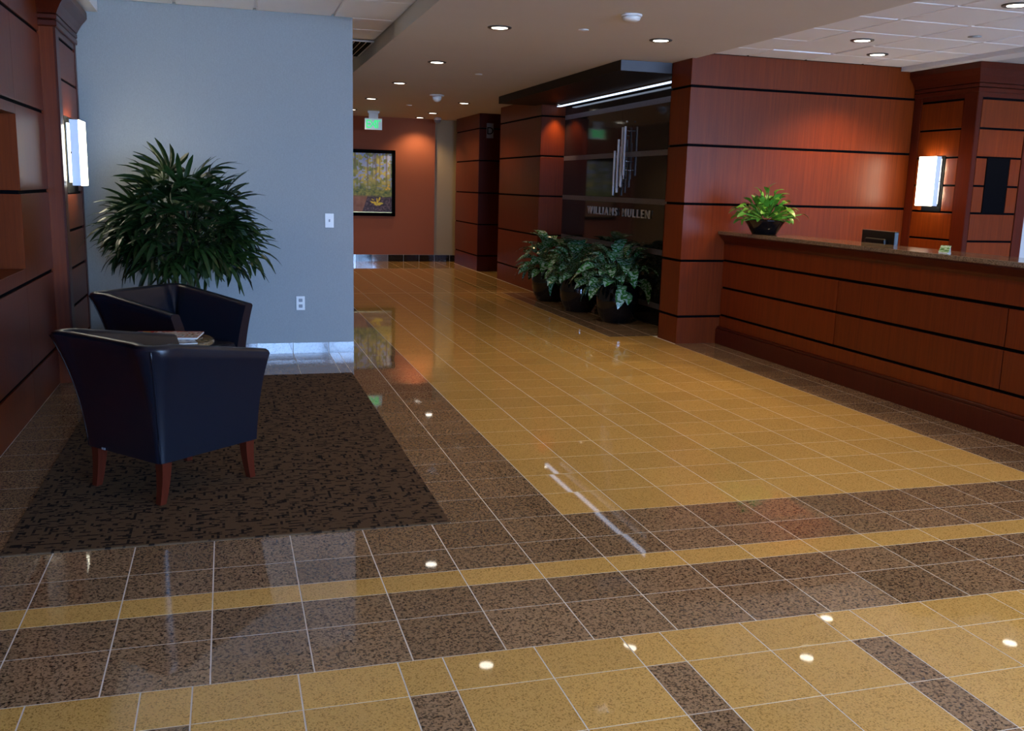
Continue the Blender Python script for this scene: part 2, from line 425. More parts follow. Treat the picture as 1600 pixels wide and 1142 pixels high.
# alcove granite wall
w = struct(box('wall_granite', 5.562, 6.0, 4.88, 8.93, 0, 2.72, M['reveal']), 'black polished granite wall with grey bands behind the three potted plants')
BZ = [0.215, 0.81, 1.355, 1.885, 2.437]
zz = 0.0
for k, b in enumerate(BZ + [2.70]):
    top = b - 0.03 if k < len(BZ) else 2.70
    yy = [4.88, 5.55, 6.9, 8.25, 8.93]
    for a, c in zip(yy[:-1], yy[1:]):
        box('granite_panel', 5.55, 5.563, a + .001, c - .001, zz + .001, top, M['black_granite'], w, 0.001)
    if k < len(BZ): box('grey_band', 5.549, 5.563, 4.88, 8.93, b - 0.03, b + 0.03, M['band'], w)
    zz = b + 0.03
# far pillar
w = struct(box('wall_pillar', 5.214, 6.0, 8.944, 10.99, 0, 2.72, M['reveal']), 'cherry wood panelled pillar beyond the granite alcove')
panels_y(w, 5.2, 5.56, 8.93, ZJ + [2.70], M['wood']); panels_x(w, 8.944, 11.0, 5.2, ZJ + [2.70], M['wood'], -1)
w = struct(box('wall_pier', 5.214, 5.80, 12.334, 14.05, 0, 2.72, M['reveal']), 'cherry wood panelled pier at the far end of the corridor')
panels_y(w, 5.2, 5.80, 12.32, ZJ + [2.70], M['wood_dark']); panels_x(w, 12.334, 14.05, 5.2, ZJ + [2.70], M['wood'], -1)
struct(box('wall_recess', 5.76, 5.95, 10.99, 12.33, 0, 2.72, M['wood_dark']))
# left wood wall with niche
w = struct(box('wall_left', XL - 0.30, XL - 0.25, YB, 4.44, 0, 2.85, M['reveal']), 'dark cherry wood panelled wall on the left with a recessed niche')
NY0, NY1, NZ0, NZ1 = 0.6, 2.473, 0.905, 1.82
LZ = [0.0, 0.27, 0.815, 1.363, 1.89, 2.41, 2.74]
def left_panel(y0, y1, z0, z1): box('panel', XL - 0.25, XL, y0, y1, z0, z1, M['wood'], w, 0.0015)
g = 0.011
for k in range(len(LZ) - 1):
    a, b = LZ[k] + (g if k else 0), LZ[k + 1] - g
    left_panel(YB, NY0 - 2.4 - .003, a, b); left_panel(NY0 - 2.4, NY0, a, b); left_panel(NY1, 3.42, a, b)
    if k < 2 or k > 4: left_panel(NY0, NY1, a, b)
    elif k == 2: left_panel(NY0, NY1, a, NZ0)
    elif k == 4: left_panel(NY0, NY1, a, b)
left_panel(NY0, NY1, NZ1, 1.89 - g)
box('joint_backing', XL - 0.252, XL - 0.012, YB, NY0, 0, 2.74, M['reveal'], w)
box('joint_backing', XL - 0.252, XL - 0.012, NY1 + 0.001, 3.42, 0, 2.74, M['reveal'], w)
box('joint_backing', XL - 0.252, XL - 0.012, NY0, NY1, 1.85, 2.74, M['reveal'], w)
box('joint_backing', XL - 0.252, XL - 0.012, NY0, NY1, 0, 0.86, M['reveal'], w)

def crown(w, x0, x1, y0, y1, dx0, dx1, dy0, dy1, zt=2.70):
    # stepped and splayed crown moulding around a block; d* = projecting directions (1 = projects)
    def ring(o, z): return [(x0 - o * dx0, y0 - o * dy0, z), (x1 + o * dx1, y0 - o * dy0, z), (x1 + o * dx1, y1 + o * dy1, z), (x0 - o * dx0, y1 + o * dy1, z)]
    for nm, prof in (('crown_bead', [(0.012, 2.455), (0.016, 2.462), (0.016, 2.492), (0.010, 2.497)]), ('crown_fillet', [(0.012, 2.502), (0.018, 2.508), (0.018, 2.53), (0.012, 2.536)]),
                     ('crown_cove', [(0.018, 2.54), (0.028, 2.562), (0.050, 2.60), (0.085, 2.645), (0.092, 2.655), (0.092, zt)])):
        vs = []; fs = []
        for o, z in prof: vs += ring(o, z)
        for k in range(len(prof) - 1):
            for i in range(4): fs.append((k * 4 + i, k * 4 + (i + 1) % 4, k * 4 + 4 + (i + 1) % 4, k * 4 + 4 + i))
        fs.append((3, 2, 1, 0)); n = len(prof) * 4; fs.append((n - 4, n - 3, n - 2, n - 1))
        c = wloc(w)
        me = mesh(nm, [(v[0] - c.x, v[1] - c.y, v[2] - c.z) for v in vs], fs, M['wood_dark'])
        link(nm, me, w)
FZ = [0.27, 0.54, 0.81, 1.08, 1.345, 1.60, 1.865, 2.13, 2.40]
def frame_face(w, axis, p0, p1, c, side, s0, s1, plate=None):
    """stile-and-rail panelling on a flat face: c = face coordinate, p = run, s0/s1 stile widths"""
    th = 0.012
    def bx(nm, a, b, z0, z1, m, proud=0.0):
        lo, hi = (c - proud, c + th) if side < 0 else (c - th, c + proud)
        if axis == 'x': box(nm, lo, hi, a, b, z0, z1, m, w, 0.0012)
        else: box(nm, a, b, lo, hi, z0, z1, m, w, 0.0012)
    bx('stile', p0, p0 + s0, 0, 2.455, M['wood_dark'], 0.004); bx('stile', p1 - s1, p1, 0, 2.455, M['wood_dark'], 0.004)
    bx('rail', p0 + s0, p1 - s1, 2.412, 2.455, M['wood_dark'])
    a, b = p0 + s0 + 0.008, p1 - s1 - 0.008
    zz = [0.0] + FZ
    for k in range(len(zz) - 1):
        z0, z1 = zz[k] + 0.010, zz[k + 1] - 0.010
        if plate and plate[2] - 0.02 < (z0 + z1) / 2 < plate[3]:
            bx('panel', a, plate[0] - 0.008, z0, z1, M['wood']); bx('panel', plate[1] + 0.008, b, z0, z1, M['wood'])
        else: bx('panel', a, b, z0, z1, M['wood'])
    if plate: bx('back_plate', plate[0], plate[1], plate[2], plate[3], M['black'], 0.002)
# right wood column beside the reception wall
w = struct(box('wall_column', 7.712, 8.378, 3.602, 4.46, 0, 2.70, M['reveal']), 'dark cherry wood column with crown moulding at the right of the reception wall')
frame_face(w, 'x', 3.59, 4.455, 7.70, -1, 0.17, 0.11, (3.93, 4.20, 1.345, 1.885))
frame_face(w, 'y', 7.70, 8.39, 3.59, -1, 0.05, 0.11, (7.885, 8.145, 1.345, 1.865))
crown(w, 7.70, 8.39, 3.59, 4.45, 1, 1, 1, 0, 2.711)
# left wood column
w = struct(box('wall_column', -0.42, -0.092, 3.432, 4.35, 0, 2.70, M['reveal']), 'dark cherry wood column with crown moulding beside the pale blue wall')
frame_face(w, 'x', 3.42, 4.36, -0.08, 1, 0.13, 0.07, (3.58, 4.10, 1.345, 1.885))
box('stile', XL - 0.2, -0.08, 3.42, 3.432, 0, 2.455, M['wood'], w, 0.001)
crown(w, -0.40, -0.08, 3.42, 4.36, 0, 1, 1, 0.2, 2.70)
# right side of the room
struct(box('wall_side', 8.40, XR + 0.2, 3.75, 3.9, 0, 2.8, M['grey_paint']), 'light grey painted wall beyond the right wood column')
struct(box('wall_right', XR, XR + 0.2, YB, 3.9, 0, 3.15, M['grey_paint']))
# window wall behind the photographer
WX0, WX1, WZ0, WZ1 = 1.4, 11.7, 0.25, 2.55
w = struct(box('wall_back', XL - 0.2, XR + 0.2, YB - 0.2, YB, 0, WZ0, M['grey_paint']))
box('wall_head', XL - 0.2, XR + 0.2, YB - 0.2, YB, WZ1, 3.1, M['grey_paint'], w)
box('wall_jamb', XL - 0.2, WX0, YB - 0.2, YB, WZ0, WZ1, M['grey_paint'], w); box('wall_jamb', WX1, XR + 0.2, YB - 0.2, YB, WZ0, WZ1, M['grey_paint'], w)
nwin = 6; ww = (WX1 - WX0) / nwin
for i in range(nwin):
    a, b = WX0 + i * ww, WX0 + (i + 1) * ww
    wi = struct(box('window_%d' % (i + 1), a, b, YB - 0.12, YB - 0.06, WZ0, WZ0 + 0.06, M['trim_metal']))
    box('window_frame', a, a + 0.05, YB - 0.12, YB - 0.06, WZ0, WZ1, M['trim_metal'], wi); box('window_frame', b - 0.05, b, YB - 0.12, YB - 0.06, WZ0, WZ1, M['trim_metal'], wi)
    box('window_frame', a, b, YB - 0.12, YB - 0.06, WZ1 - 0.06, WZ1, M['trim_metal'], wi); box('window_bar', a, b, YB - 0.11, YB - 0.07, 1.78, 1.83, M['trim_metal'], wi)
pl = bpy.data.lights.new('window_portal', 'AREA'); pl.shape = 'RECTANGLE'; pl.size = WX1 - WX0; pl.size_y = WZ1 - WZ0
pl.cycles.is_portal = True
po = bpy.data.objects.new('window_portal', pl); COL.objects.link(po); po.location = ((WX0 + WX1) / 2, YB - 0.04, (WZ0 + WZ1) / 2)
po.rotation_euler = (math.radians(90), 0, 0)   # portal looks into the room (+y)
struct(box('ceiling', XL - 0.6, XR + 0.5, YB - 0.25, YE + 0.6, 3.15, 3.25, M['grey_paint']))  # unseen roof slab added to keep sky light from leaking in
struct(box('wall_light_blocker', XR + 0.1, XR + 0.2, 3.9, YE + 0.5, 0, 3.15, M['grey_paint'])); struct(box('wall_light_blocker', XL - 0.5, XL - 0.4, YB - 0.2, YE + 0.5, 0, 3.15, M['grey_paint']))  # unseen outer walls added to seal the rooms against stray sky light
struct(box('wall_light_blocker', XL - 0.5, XR + 0.4, YE + 0.4, YE + 0.5, 0, 3.15, M['grey_paint'])); struct(box('wall_jog', 5.42, 5.5, 14.05, YE + 0.06, 0, 2.72, M['cream']))  # far outer wall likewise added to block sky light
gr = struct(box('ground', -30, 40, YB - 45, YB - 0.21, -0.3, -0.15, M['grey_paint']))

# ------------------------------------------------------------------ granite canopy over the alcove
CANB = mat('near_black_laminate', (0.006, 0.003, 0.003), 0.5, spec=0.25); cn = empty('alcove_canopy', (5.1, 7.0, 2.60)); tag(cn, 'dark dropped canopy above the black granite logo wall', 'canopy')
box('canopy_body', 4.66, 5.548, 4.89, 8.925, 2.602, 2.699, CANB, cn, 0.001)
box('canopy_extension', 4.66, 5.195, 8.926, 9.2, 2.602, 2.699, CANB, cn, 0.001)
box('end_cap', 4.66, 5.195, 4.876, 4.889, 2.600, 2.699, mat('slate_end_cap', (0.07, 0.075, 0.09), 0.5), cn, 0.001)
cv = empty('linear_cove_light', (5.45, 6.9, 2.58)); tag(cv, 'long thin bluish white light strip under the canopy above the granite wall', 'strip light')
box('housing', 5.405, 5.47, 4.95, 8.90, 2.585, 2.602, M['steel'], cv); box('lens', 5.41, 5.465, 4.955, 8.895, 2.577, 2.5855, M['cove'], cv)
def spot(name, parent, loc, watts, col, angle=110, blend=0.6, rad=0.04, rot=(0, 0, 0)):
    l = bpy.data.lights.new(name, 'SPOT'); l.energy = watts; l.color = col; l.spot_size = math.radians(angle); l.spot_blend = blend; l.shadow_soft_size = rad
    o = bpy.data.objects.new(name, l); COL.objects.link(o); o.parent = parent; o.location = loc; o.rotation_euler = rot
    return o
mini_ring = lathe_me('trim_ring', [(0.022, 0.004), (0.022, 0), (0.038, 0), (0.040, 0.004)], M['trim_metal'], 20)
mini_lens = lathe_me('lens', [(0.0, 0.002), (0.022, 0.002)], M['lens'], 20)
ms = empty('mini_downlight', (5.40, 8.80, 2.598)); tag(ms, 'tiny warm accent downlight shining down the far pillar edge', 'downlight')
link('trim_ring', mini_ring, ms, (0, 0, -0.001)); link('lens', mini_lens, ms)
spot('lamp', ms, (0, 0, -0.02), 30, (1.0, 0.60, 0.32), 75, 0.8, 0.02)

# ------------------------------------------------------------------ recessed downlights
ring_me = lathe_me('trim_ring', [(0.068, 0.010), (0.070, 0.002), (0.074, 0), (0.092, 0.002), (0.095, 0.006), (0.095, 0.010)], M['trim_metal'], 32)
refl_me = lathe_me('reflector', [(0.071, 0.0085), (0.071, 0.0015), (0.064, 0.0025), (0.05, 0.0085)], M['reflector'], 32)
lens_me = lathe_me('lens', [(0.0, 0.0015), (0.03, 0.002), (0.064, 0.003)], M['lens'], 32)
def downlight(x, y, z, label, group=None, watts=None, col=WARM):
    e = empty('recessed_downlight', (x, y, z - 0.0102)); tag(e, label, 'downlight', group)
    rg = link('trim_ring', ring_me, e); link('reflector', refl_me, rg); link('lens', lens_me, e)
    spot('lamp', e, (0, 0, -0.03), DOWN_W if watts is None else watts, col, 125, 0.7, 0.05)
    return e
names = ['nearest', 'second', 'third', 'fourth', 'fifth']
for i, y in enumerate((3.60, 5.94, 8.15, 10.55, 12.85)):
    downlight(3.09, y, ZS, '%s recessed downlight in the left row of the taupe soffit' % names[i], 'soffit downlights, left row', 14 if y > 8 else None, col=(1.0, 0.72, 0.46) if y > 8 else WARM)
for i, y in enumerate((3.62, 10.5, 12.8)):
    downlight(4.48, y, ZS, ['near recessed downlight on the right of the soffit close to the reception pillar', 'recessed downlight in the soffit near the letter D sign', 'recessed downlight in the soffit beside the corridor end pier'][i], 'soffit downlights, right row', 14 if y > 8 else None, col=(1.0, 0.70, 0.42) if y > 8 else WARM)
downlight(4.50, 14.05, ZS, 'small downlight washing the orange corridor end wall', None, 30, (1.0, 0.62, 0.32))
for (x, y), lb in (((6.10, 3.18), 'downlight in the white tile ceiling left of the raised tile'), ((6.72, 3.80), 'downlight in the white tile ceiling nearest the wood column'), ((6.06, 1.50), 'downlight in the white tile ceiling at the top right corner'), ((8.1, 2.8), 'downlight beyond the white ceiling border at far right')):
    downlight(x, y, ZR if x < 7.6 else 2.714, lb, 'reception downlights', 75 if y > 3.5 else 26, (1.0, 0.70, 0.34) if y > 3.5 else WARM)
# lamps of the same row over the photographer's side of the lobby
for x, y in ((3.09, 1.3), (4.48, 1.3), (3.09, -1.1), (4.48, -1.1), (3.09, -3.5), (4.48, -3.5)):
    downlight(x, y, ZS, 'recessed soffit downlight of the %s row, %s' % ('left' if x < 4 else 'right', {1.3: 'just in front of the nearest pair in view', -1.1: 'above the gold stripe in the floor', -3.5: 'above the spot where the photographer stands'}[y]), 'soffit downlights, front of the lobby')
# ceiling devices
def device(name, prof, x, y, z, m, label, cat, n=24, group=None):
    e = lathe(name, [(r, -h) for r, h in prof], m, None, (x, y, z), n); tag(e, label, cat, group); return e
sd = empty('smoke_detector', (3.80, 2.66, ZS - 0.05)); tag(sd, 'white round smoke detector at the top of the soffit', 'smoke detector')
lathe('base', [(0.0, 0.0498), (0.075, 0.0498), (0.075, 0.038), (0.07, 0.036)], M['white_plastic'], sd); lathe('cover', [(0.055, 0.037), (0.066, 0.03), (0.06, 0.012), (0.045, 0.004), (0.0, 0.0)], M['white_plastic'], sd)
spk = lathe_me('sprinkler_cap', [(0.0, 0.0099), (0.04, 0.0099), (0.042, 0.004), (0.034, 0.001), (0, 0)], M['white_plastic'], 20)
for (x, y, z), lb in (((3.72, 3.41, ZS), 'small white sprinkler cap in the soffit near the smoke detector'), ((3.74, 6.76, ZS), 'small white sprinkler cap in the middle of the soffit'), ((3.81, 11.4, ZS), 'small sprinkler cap in the far part of the soffit')):
    tag(link('fire_sprinkler', spk, None, (x, y, z - 0.0099)), lb, 'sprinkler', 'sprinkler caps')
tag(lathe('fire_sprinkler', [(0.0, 0.0099), (0.05, 0.0099), (0.052, 0.004), (0.0, 0.0)], M['grey_plastic'], None, (6.75, 2.64, ZR - 0.0099), 20), 'grey sprinkler plate in the white tile ceiling over the counter', 'sprinkler')
sn = empty('ceiling_sensor', (3.84, 9.45, ZS - 0.10)); tag(sn, 'pale domed ceiling sensor in the corridor soffit', 'sensor')
lathe('base', [(0, 0.0999), (0.10, 0.0999), (0.10, 0.085), (0.07, 0.08)], M['white_plastic'], sn); lathe('dome', [(0.068, 0.082), (0.062, 0.04), (0.04, 0.012), (0, 0)], M['white_plastic'], sn)
cmx = empty('dome_camera', (4.80, 13.9, ZS - 0.11)); tag(cmx, 'small white dome camera in the ceiling corner by the orange wall', 'camera')
lathe('base', [(0, 0.1099), (0.07, 0.1099), (0.07, 0.07)], M['white_plastic'], cmx); lathe('dome', [(0.066, 0.07), (0.05, 0.025), (0, 0)], M['grey_plastic'], cmx)
df = empty('linear_diffuser', (2.25, 6.2, ZL - 0.02)); tag(df, 'dark slotted air diffuser in the ceiling beside the soffit edge', 'diffuser')
box('frame', 2.10, 2.41, 5.66, 6.75, ZL - 0.012, ZL + 0.0, M['white_plastic'], df)
for i in range(5): box('slot', 2.12 + i * 0.056, 2.16 + i * 0.056, 5.68, 6.73, ZL - 0.02, ZL - 0.012, M['black'], df)

# ------------------------------------------------------------------ exit sign, letter sign
def text_letters(parent, word, size, depth, m, width, name='letter', xs=1.0):
    """letters along local +x in the local xz-plane, facing -y; returns the letter objects"""
    items = []
    for ch in word:
        cu = bpy.data.curves.new('t', 'FONT'); cu.body = ch if ch != ' ' else 'I'; cu.size = size; cu.extrude = depth / 2; cu.offset = 0.004 * size
        ob = bpy.data.objects.new('t', cu); COL.objects.link(ob)
        dg = bpy.context.evaluated_depsgraph_get(); dg.update()
        me = bpy.data.meshes.new_from_object(ob.evaluated_get(dg))
        bpy.data.objects.remove(ob); bpy.data.curves.remove(cu)
        xa = min(v.co.x for v in me.vertices); xb = max(v.co.x for v in me.vertices)
        items.append((ch, me, xa, xb))
    tot = sum((b - a) * xs if c != ' ' else size * 0.45 * xs for c, _, a, b in items)
    gap = (width - tot) / max(1, len(word) - 1)
    x = 0; out = []
    for c, me, a, b in items:
        if c == ' ': x += size * 0.45 * xs + gap; continue
        for v in me.vertices: v.co = Vector(((v.co.x - a) * xs, -v.co.z, v.co.y))
        me.materials.clear(); me.materials.append(m)
        o = link(name, me, parent, (x, 0, 0)); out.append(o); x += (b - a) * xs + gap
    return out
M['exit_panel'] = mat('exit_panel', (0.75, 0.8, 0.78), 0.2, emit=(0.55, 0.75, 0.70), estr=0.12)
M['exit_green'] = mat('exit_green', (0.02, 0.45, 0.12), 0.3, emit=(0.03, 0.75, 0.20), estr=0.6)
ex = empty('exit_sign', (3.33, 13.0, 2.385)); tag(ex, 'green lit EXIT sign hanging from the corridor ceiling', 'exit sign')
box('panel', 3.33, 3.63, 12.995, 13.005, 2.385, 2.575, M['exit_panel'], ex, 0.002)
box('canopy', 3.38, 3.58, 12.96, 13.04, 2.66, 2.6995, M['white_plastic'], ex, 0.003)
box('stem', 3.40, 3.56, 12.99, 13.01, 2.575, 2.661, M['white_plastic'], ex)
for o in text_letters(ex, 'EXIT', 0.19, 0.004, M['exit_green'], 0.25): o.location += Vector((0.025, -0.008, 0.03))
ds = empty('letter_sign', (5.33, 12.31, 2.30)); tag(ds, 'small grey sign with the letter D on the dark recess', 'sign')
box('plate', 5.325, 5.445, 12.304, 12.3195, 2.29, 2.54, mat('sign_grey', (0.22, 0.23, 0.27), 0.4), ds, 0.002)
for o in text_letters(ds, 'D', 0.17, 0.003, M['black'], 0.1): o.location += Vector((0.002, -0.009, 0.055))

# ------------------------------------------------------------------ logo and lettering on the granite
SIGNS = mat('satin_sign_metal', (0.80, 0.86, 0.95), 0.32, 0.35)
lg = empty('wall_logo', (5.5, 6.7, 1.40)); tag(lg, 'tall polished metal logo of vertical bars on the black granite wall', 'logo')
def bar(y, z0, z1, x=5.475):
    box('bar', x + 0.01, x + 0.034, y - 0.014, y + 0.014, z0, z1, SIGNS, lg, 0.006, 2)
bar(6.62, 1.640, 2.205, 5.455); bar(6.74, 1.505, 2.20); bar(6.85, 1.44, 2.065); bar(6.955, 1.405, 1.935)
for y, z0, z1 in ((6.68, 1.60, 2.02), (6.795, 1.52, 1.98), (6.90, 1.47, 1.88)):
    box('thin_bar', 5.50, 5.512, y - 0.006, y + 0.006, z0, z1, SIGNS, lg)
for y, z in ((6.62, 1.7), (6.62, 2.15), (6.74, 1.6), (6.74, 2.1), (6.85, 1.55), (6.85, 2.0), (6.955, 1.5), (6.955, 1.88), (6.68, 1.8), (6.795, 1.75), (6.90, 1.7)):
    box('standoff', 5.485, 5.5495, y - 0.004, y + 0.004, z, z + 0.008, M['steel'], lg)
dot = lathe('dot', [(0, -0.012), (0.012, -0.006), (0.012, 0.006), (0, 0.012)], SIGNS, lg, (0, 6.635 - 6.7, 2.257 - 1.40), 12)
lt = empty('wall_lettering', (5.535, 7.885, 1.165), -math.pi / 2); tag(lt, 'polished metal letters WILLIAMS MULLEN below the logo bars', 'lettering')
text_letters(lt, 'WILLIAMS MULLEN', 0.135, 0.014, SIGNS, 1.93, xs=1.25)

# ------------------------------------------------------------------ reception counter
CXF = 5.66; CY0, CYE = -0.75, 4.457
ct = empty('reception_counter', (5.9, 2.0, 0)); tag(ct, 'long cherry wood reception counter front with black reveals and dark plinth', 'counter')
box('core', CXF + 0.013, 5.86, CY0, CYE, 0.0, 1.075, M['reveal'], ct)
seams = (0.845, 2.59)
rows = [(0.172, 0.285, False), (0.285, 0.557, True), (0.557, 0.822, True), (0.822, 1.072, False)]
for z0, z1, sp in rows:
    ys_ = [CY0] + (list(seams) if sp else []) + [CYE]
    for a, b in zip(ys_[:-1], ys_[1:]):
        box('panel', CXF, CXF + 0.014, a + (0.004 if a != CY0 else 0), b - (0.004 if b != CYE else 0), z0 + (0.011 if z0 > 0.2 else 0), z1 - (0.011 if z1 < 1 else 0), M['wood'], ct, 0.0015)
box('plinth', 5.625, CXF + 0.013, CY0, CYE, 0, 0.150, M['wood_dark'], ct, 0.002)
box('plinth_cap', 5.638, CXF + 0.013, CY0, CYE, 0.150, 0.172, M['wood_dark'], ct, 0.004)
vs = []; prof = [(5.660, 0.985), (5.656, 1.00), (5.650, 1.012), (5.632, 1.03), (5.612, 1.05), (5.600, 1.062), (5.600, 1.0745), (5.70, 1.0745), (5.70, 0.985)]
n = len(prof)
for y in (CY0, CYE): vs += [(x - 5.9, y - 2.0, z) for x, z in prof]
fs = [(i, (i + 1) % n, n + (i + 1) % n, n + i) for i in range(n)] + [tuple(reversed(range(n))), tuple(range(n, 2 * n))]
link('cove_moulding', mesh('cove_moulding', vs, fs, M['wood_dark']), ct)
tag(box('counter_top', 5.582, 5.98, CY0 - 0.02, CYE, 1.0752, 1.108, M['counter_granite'], None, 0.004, 2), 'speckled dark brown granite slab on top of the reception counter', 'countertop')
dk = empty('reception_desk', (6.3, 2.0, 0)); tag(dk, 'lower work desk behind the reception counter', 'desk')
box('desk_top', 5.99, 6.66, -0.6, 4.40, 0.72, 0.75, M['wood_dark'], dk); 
for y in (-0.55, 2.0, 4.33): box('desk_support', 6.0, 6.6, y, y + 0.04, 0, 0.72, M['wood_dark'], dk)
# monitor
mo = empty('computer_monitor', (6.28, 2.95, 0.751)); tag(mo, 'black computer monitor peeking over the reception counter', 'monitor')
mo.rotation_euler = (0, 0, math.radians(-6))
def lbox(name, parent, x0, x1, y0, y1, z0, z1, m, bevel=0.0, seg=1, rot=None):
    bm = bmesh.new(); add_box(bm, x0, x1, y0, y1, z0, z1, bevel, (0, 0, 0), seg)
    return link(name, bm2me(name, bm, m), parent, (0, 0, 0), rot)
mcase = lbox('case', mo, -0.02, 0.02, -0.25, 0.25, 0.12, 0.445, M['grey_plastic'].copy() if False else mat('monitor_black', (0.012, 0.012, 0.014), 0.35), 0.008, 2)
lbox('back_bulge', mo, -0.05, -0.02, -0.15, 0.15, 0.18, 0.38, bpy.data.materials['monitor_black'], 0.012, 2)
lbox('stand_neck', mo, -0.045, -0.02, -0.03, 0.03, 0.01, 0.22, bpy.data.materials['monitor_black'], 0.004)
lbox('stand_base', mo, -0.10, 0.08, -0.11, 0.11, 0.0, 0.012, bpy.data.materials['monitor_black'], 0.004)
lbox('screen', mcase, 0.0202, 0.0215, -0.235, 0.235, 0.135, 0.43, M['black'])
# small card holder
ch = empty('card_holder', (5.70, 1.50, 1.1085), math.radians(20)); ch.scale = (0.72, 0.72, 0.72); tag(ch, 'small clear stand with a pale green card on the counter top', 'card holder')
GREEN = mat('green_card', (0.18, 0.32, 0.08), 0.4); t = NT(GREEN); tc = t.obj()
t.color(t.ramp(t.noise(t.mul(tc, (20, 20, 60)), 1, 2), [(0.42, (0.10, 0.22, 0.04)), (0.55, (0.55, 0.68, 0.38))]))
lbox('foot', ch, -0.03, 0.035, -0.045, 0.045, 0.0, 0.005, M['white_plastic'], 0.001)
lbox('card', ch, -0.004, 0.002, -0.05, 0.05, 0.0, 0.075, GREEN, 0.0008, 1, (0, math.radians(32), 0)).location = (-0.022, 0, 0.006)
lbox('back_rest', ch, 0.0, 0.004, -0.048, 0.048, 0.0, 0.06, M['white_plastic'], 0.0008, 1, (0, math.radians(-14), 0)).location = (0.022, 0, 0.004)

# ------------------------------------------------------------------ wall sconces
def sconce(x, y0, y1, z0, z1, side, label):
    e = empty('wall_sconce', (x, (y0 + y1) / 2, z0)); tag(e, label, 'sconce', 'lit wall sconces on the wood columns')
    s = side; yc = (y0 + y1) / 2
    def b(nm, a, c, ya, yb, za, zb, m, bev=0.002):
        lo, hi = sorted((x + s * a, x + s * c)); return box(nm, lo, hi, ya, yb, za, zb, m, e, bev)
    b('front_glass', 0.088, 0.095, y0, y1, z0, z1, M['sconce_glass'])
    b('side_glass', 0.030, 0.0875, y0, y0 + 0.006, z0, z1, M['sconce_side']); b('side_glass', 0.030, 0.0875, y1 - 0.006, y1, z0, z1, M['sconce_side'])
    b('tube', 0.045, 0.070, yc - 0.013, yc + 0.013, z0 + 0.03, z1 - 0.03, M['sconce_glass'], 0.006)
    b('backing', 0.0025, 0.012, y0 + 0.02, y1 - 0.02, z0 + 0.02, z1 - 0.02, M['white_paint'])
    b('bracket', 0.011, 0.0885, yc - 0.02, yc + 0.02, z0 + 0.012, z0 + 0.03, M['black'], 0.001); b('bracket', 0.011, 0.0885, yc - 0.02, yc + 0.02, z1 - 0.03, z1 - 0.012, M['black'], 0.001)
    b('screw', 0.028, 0.036, y0 - 0.004, y0 + 0.001, (z0 + z1) / 2 - 0.006, (z0 + z1) / 2 + 0.006, M['black'], 0.0)
    lp = bpy.data.lights.new('lamp', 'POINT'); lp.energy = 3; lp.color = (1.0, 0.86, 0.60); lp.shadow_soft_size = 0.03
    for q in (-0.12, 0.12):
        o = bpy.data.objects.new('lamp', lp); COL.objects.link(o); o.parent = e; o.location = (s * 0.08, 0, (z1 - z0) / 2 + q)
sconce(7.698, 3.945, 4.185, 1.40, 1.875, -1, 'bright lit wall sconce on the right wood column above the counter')
sconce(-0.078, 3.60, 3.92, 1.40, 1.86, 1, 'bright lit wall sconce on the left wood column above the palm')

# ------------------------------------------------------------------ wall plates
sw = empty('light_switch', (1.845, 4.434, 1.09)); tag(sw, 'white light switch plate at the right edge of the pale blue wall', 'switch')
swp = box('plate', 1.808, 1.882, 4.428, 4.4345, 1.088, 1.208, M['white_plastic'], sw, 0.002); box('toggle', 1.839, 1.851, 4.418, 4.4285, 1.138, 1.160, M['grey_plastic'], swp, 0.001)
ol = empty('wall_outlet', (1.593, 4.434, 0.38)); tag(ol, 'white duplex power outlet low on the pale blue wall', 'outlet')
olp = box('plate', 1.556, 1.630, 4.428, 4.4345, 0.378, 0.498, M['white_plastic'], ol, 0.002)
for z in (0.40, 0.45): box('socket', 1.577, 1.609, 4.4255, 4.4285, z, z + 0.028, M['grey_plastic'], olp, 0.003)

# ------------------------------------------------------------------ painting
pt = empty('framed_painting', (3.35, 14.40, 0.862)); tag(pt, 'black framed painting of a yellow and green forest on the orange wall', 'painting')
PX0, PX1, PZ0, PZ1 = 2.45, 4.10, 0.862, 2.096
fw_ = 0.065
for nm, a in (('frame_side', (PX0, PX0 + fw_, PZ0, PZ1)), ('frame_side', (PX1 - fw_, PX1, PZ0, PZ1)), ('frame_rail', (PX0, PX1, PZ1 - fw_, PZ1)), ('frame_rail', (PX0, PX1, PZ0, PZ0 + fw_))):
    box(nm, a[0], a[1], YE - 0.045, YE - 0.001, a[2], a[3], M['black'], pt, 0.004)
GOLDL = mat('gold_fillet', (0.55, 0.40, 0.16), 0.3, 0.8)
box('gold_fillet', PX0 + fw_, PX1 - fw_, YE - 0.034, YE - 0.02, PZ0 + fw_, PZ0 + fw_ + 0.012, GOLDL, pt)
rnd = random.Random(11)
NXG, NZG = 200, 150
def vnoise(x, y, s):
    def h(i, j): return random.Random((i * 73856093) ^ (j * 19349663) ^ (s * 83492791)).random()
    i, j = math.floor(x), math.floor(y); fx, fy = x - i, y - j
    fx = fx * fx * (3 - 2 * fx); fy = fy * fy * (3 - 2 * fy)
    return (h(i, j) * (1 - fx) + h(i + 1, j) * fx) * (1 - fy) + (h(i, j + 1) * (1 - fx) + h(i + 1, j + 1) * fx) * fy
def lerp(a, b, t): return tuple(p + (q - p) * max(0, min(1, t)) for p, q in zip(a, b))
lrn = random.Random(4)
leaves_y = []
for k in range(15):
    a_ = lrn.uniform(0.2, 2.9); r_ = lrn.uniform(0.03, 0.15)
    leaves_y.append((0.815 + r_ * math.cos(a_) * 0.55, 0.10 + r_ * math.sin(a_) * 1.35, a_ + lrn.uniform(-0.5, 0.5), lrn.uniform(0.7, 1.2)))
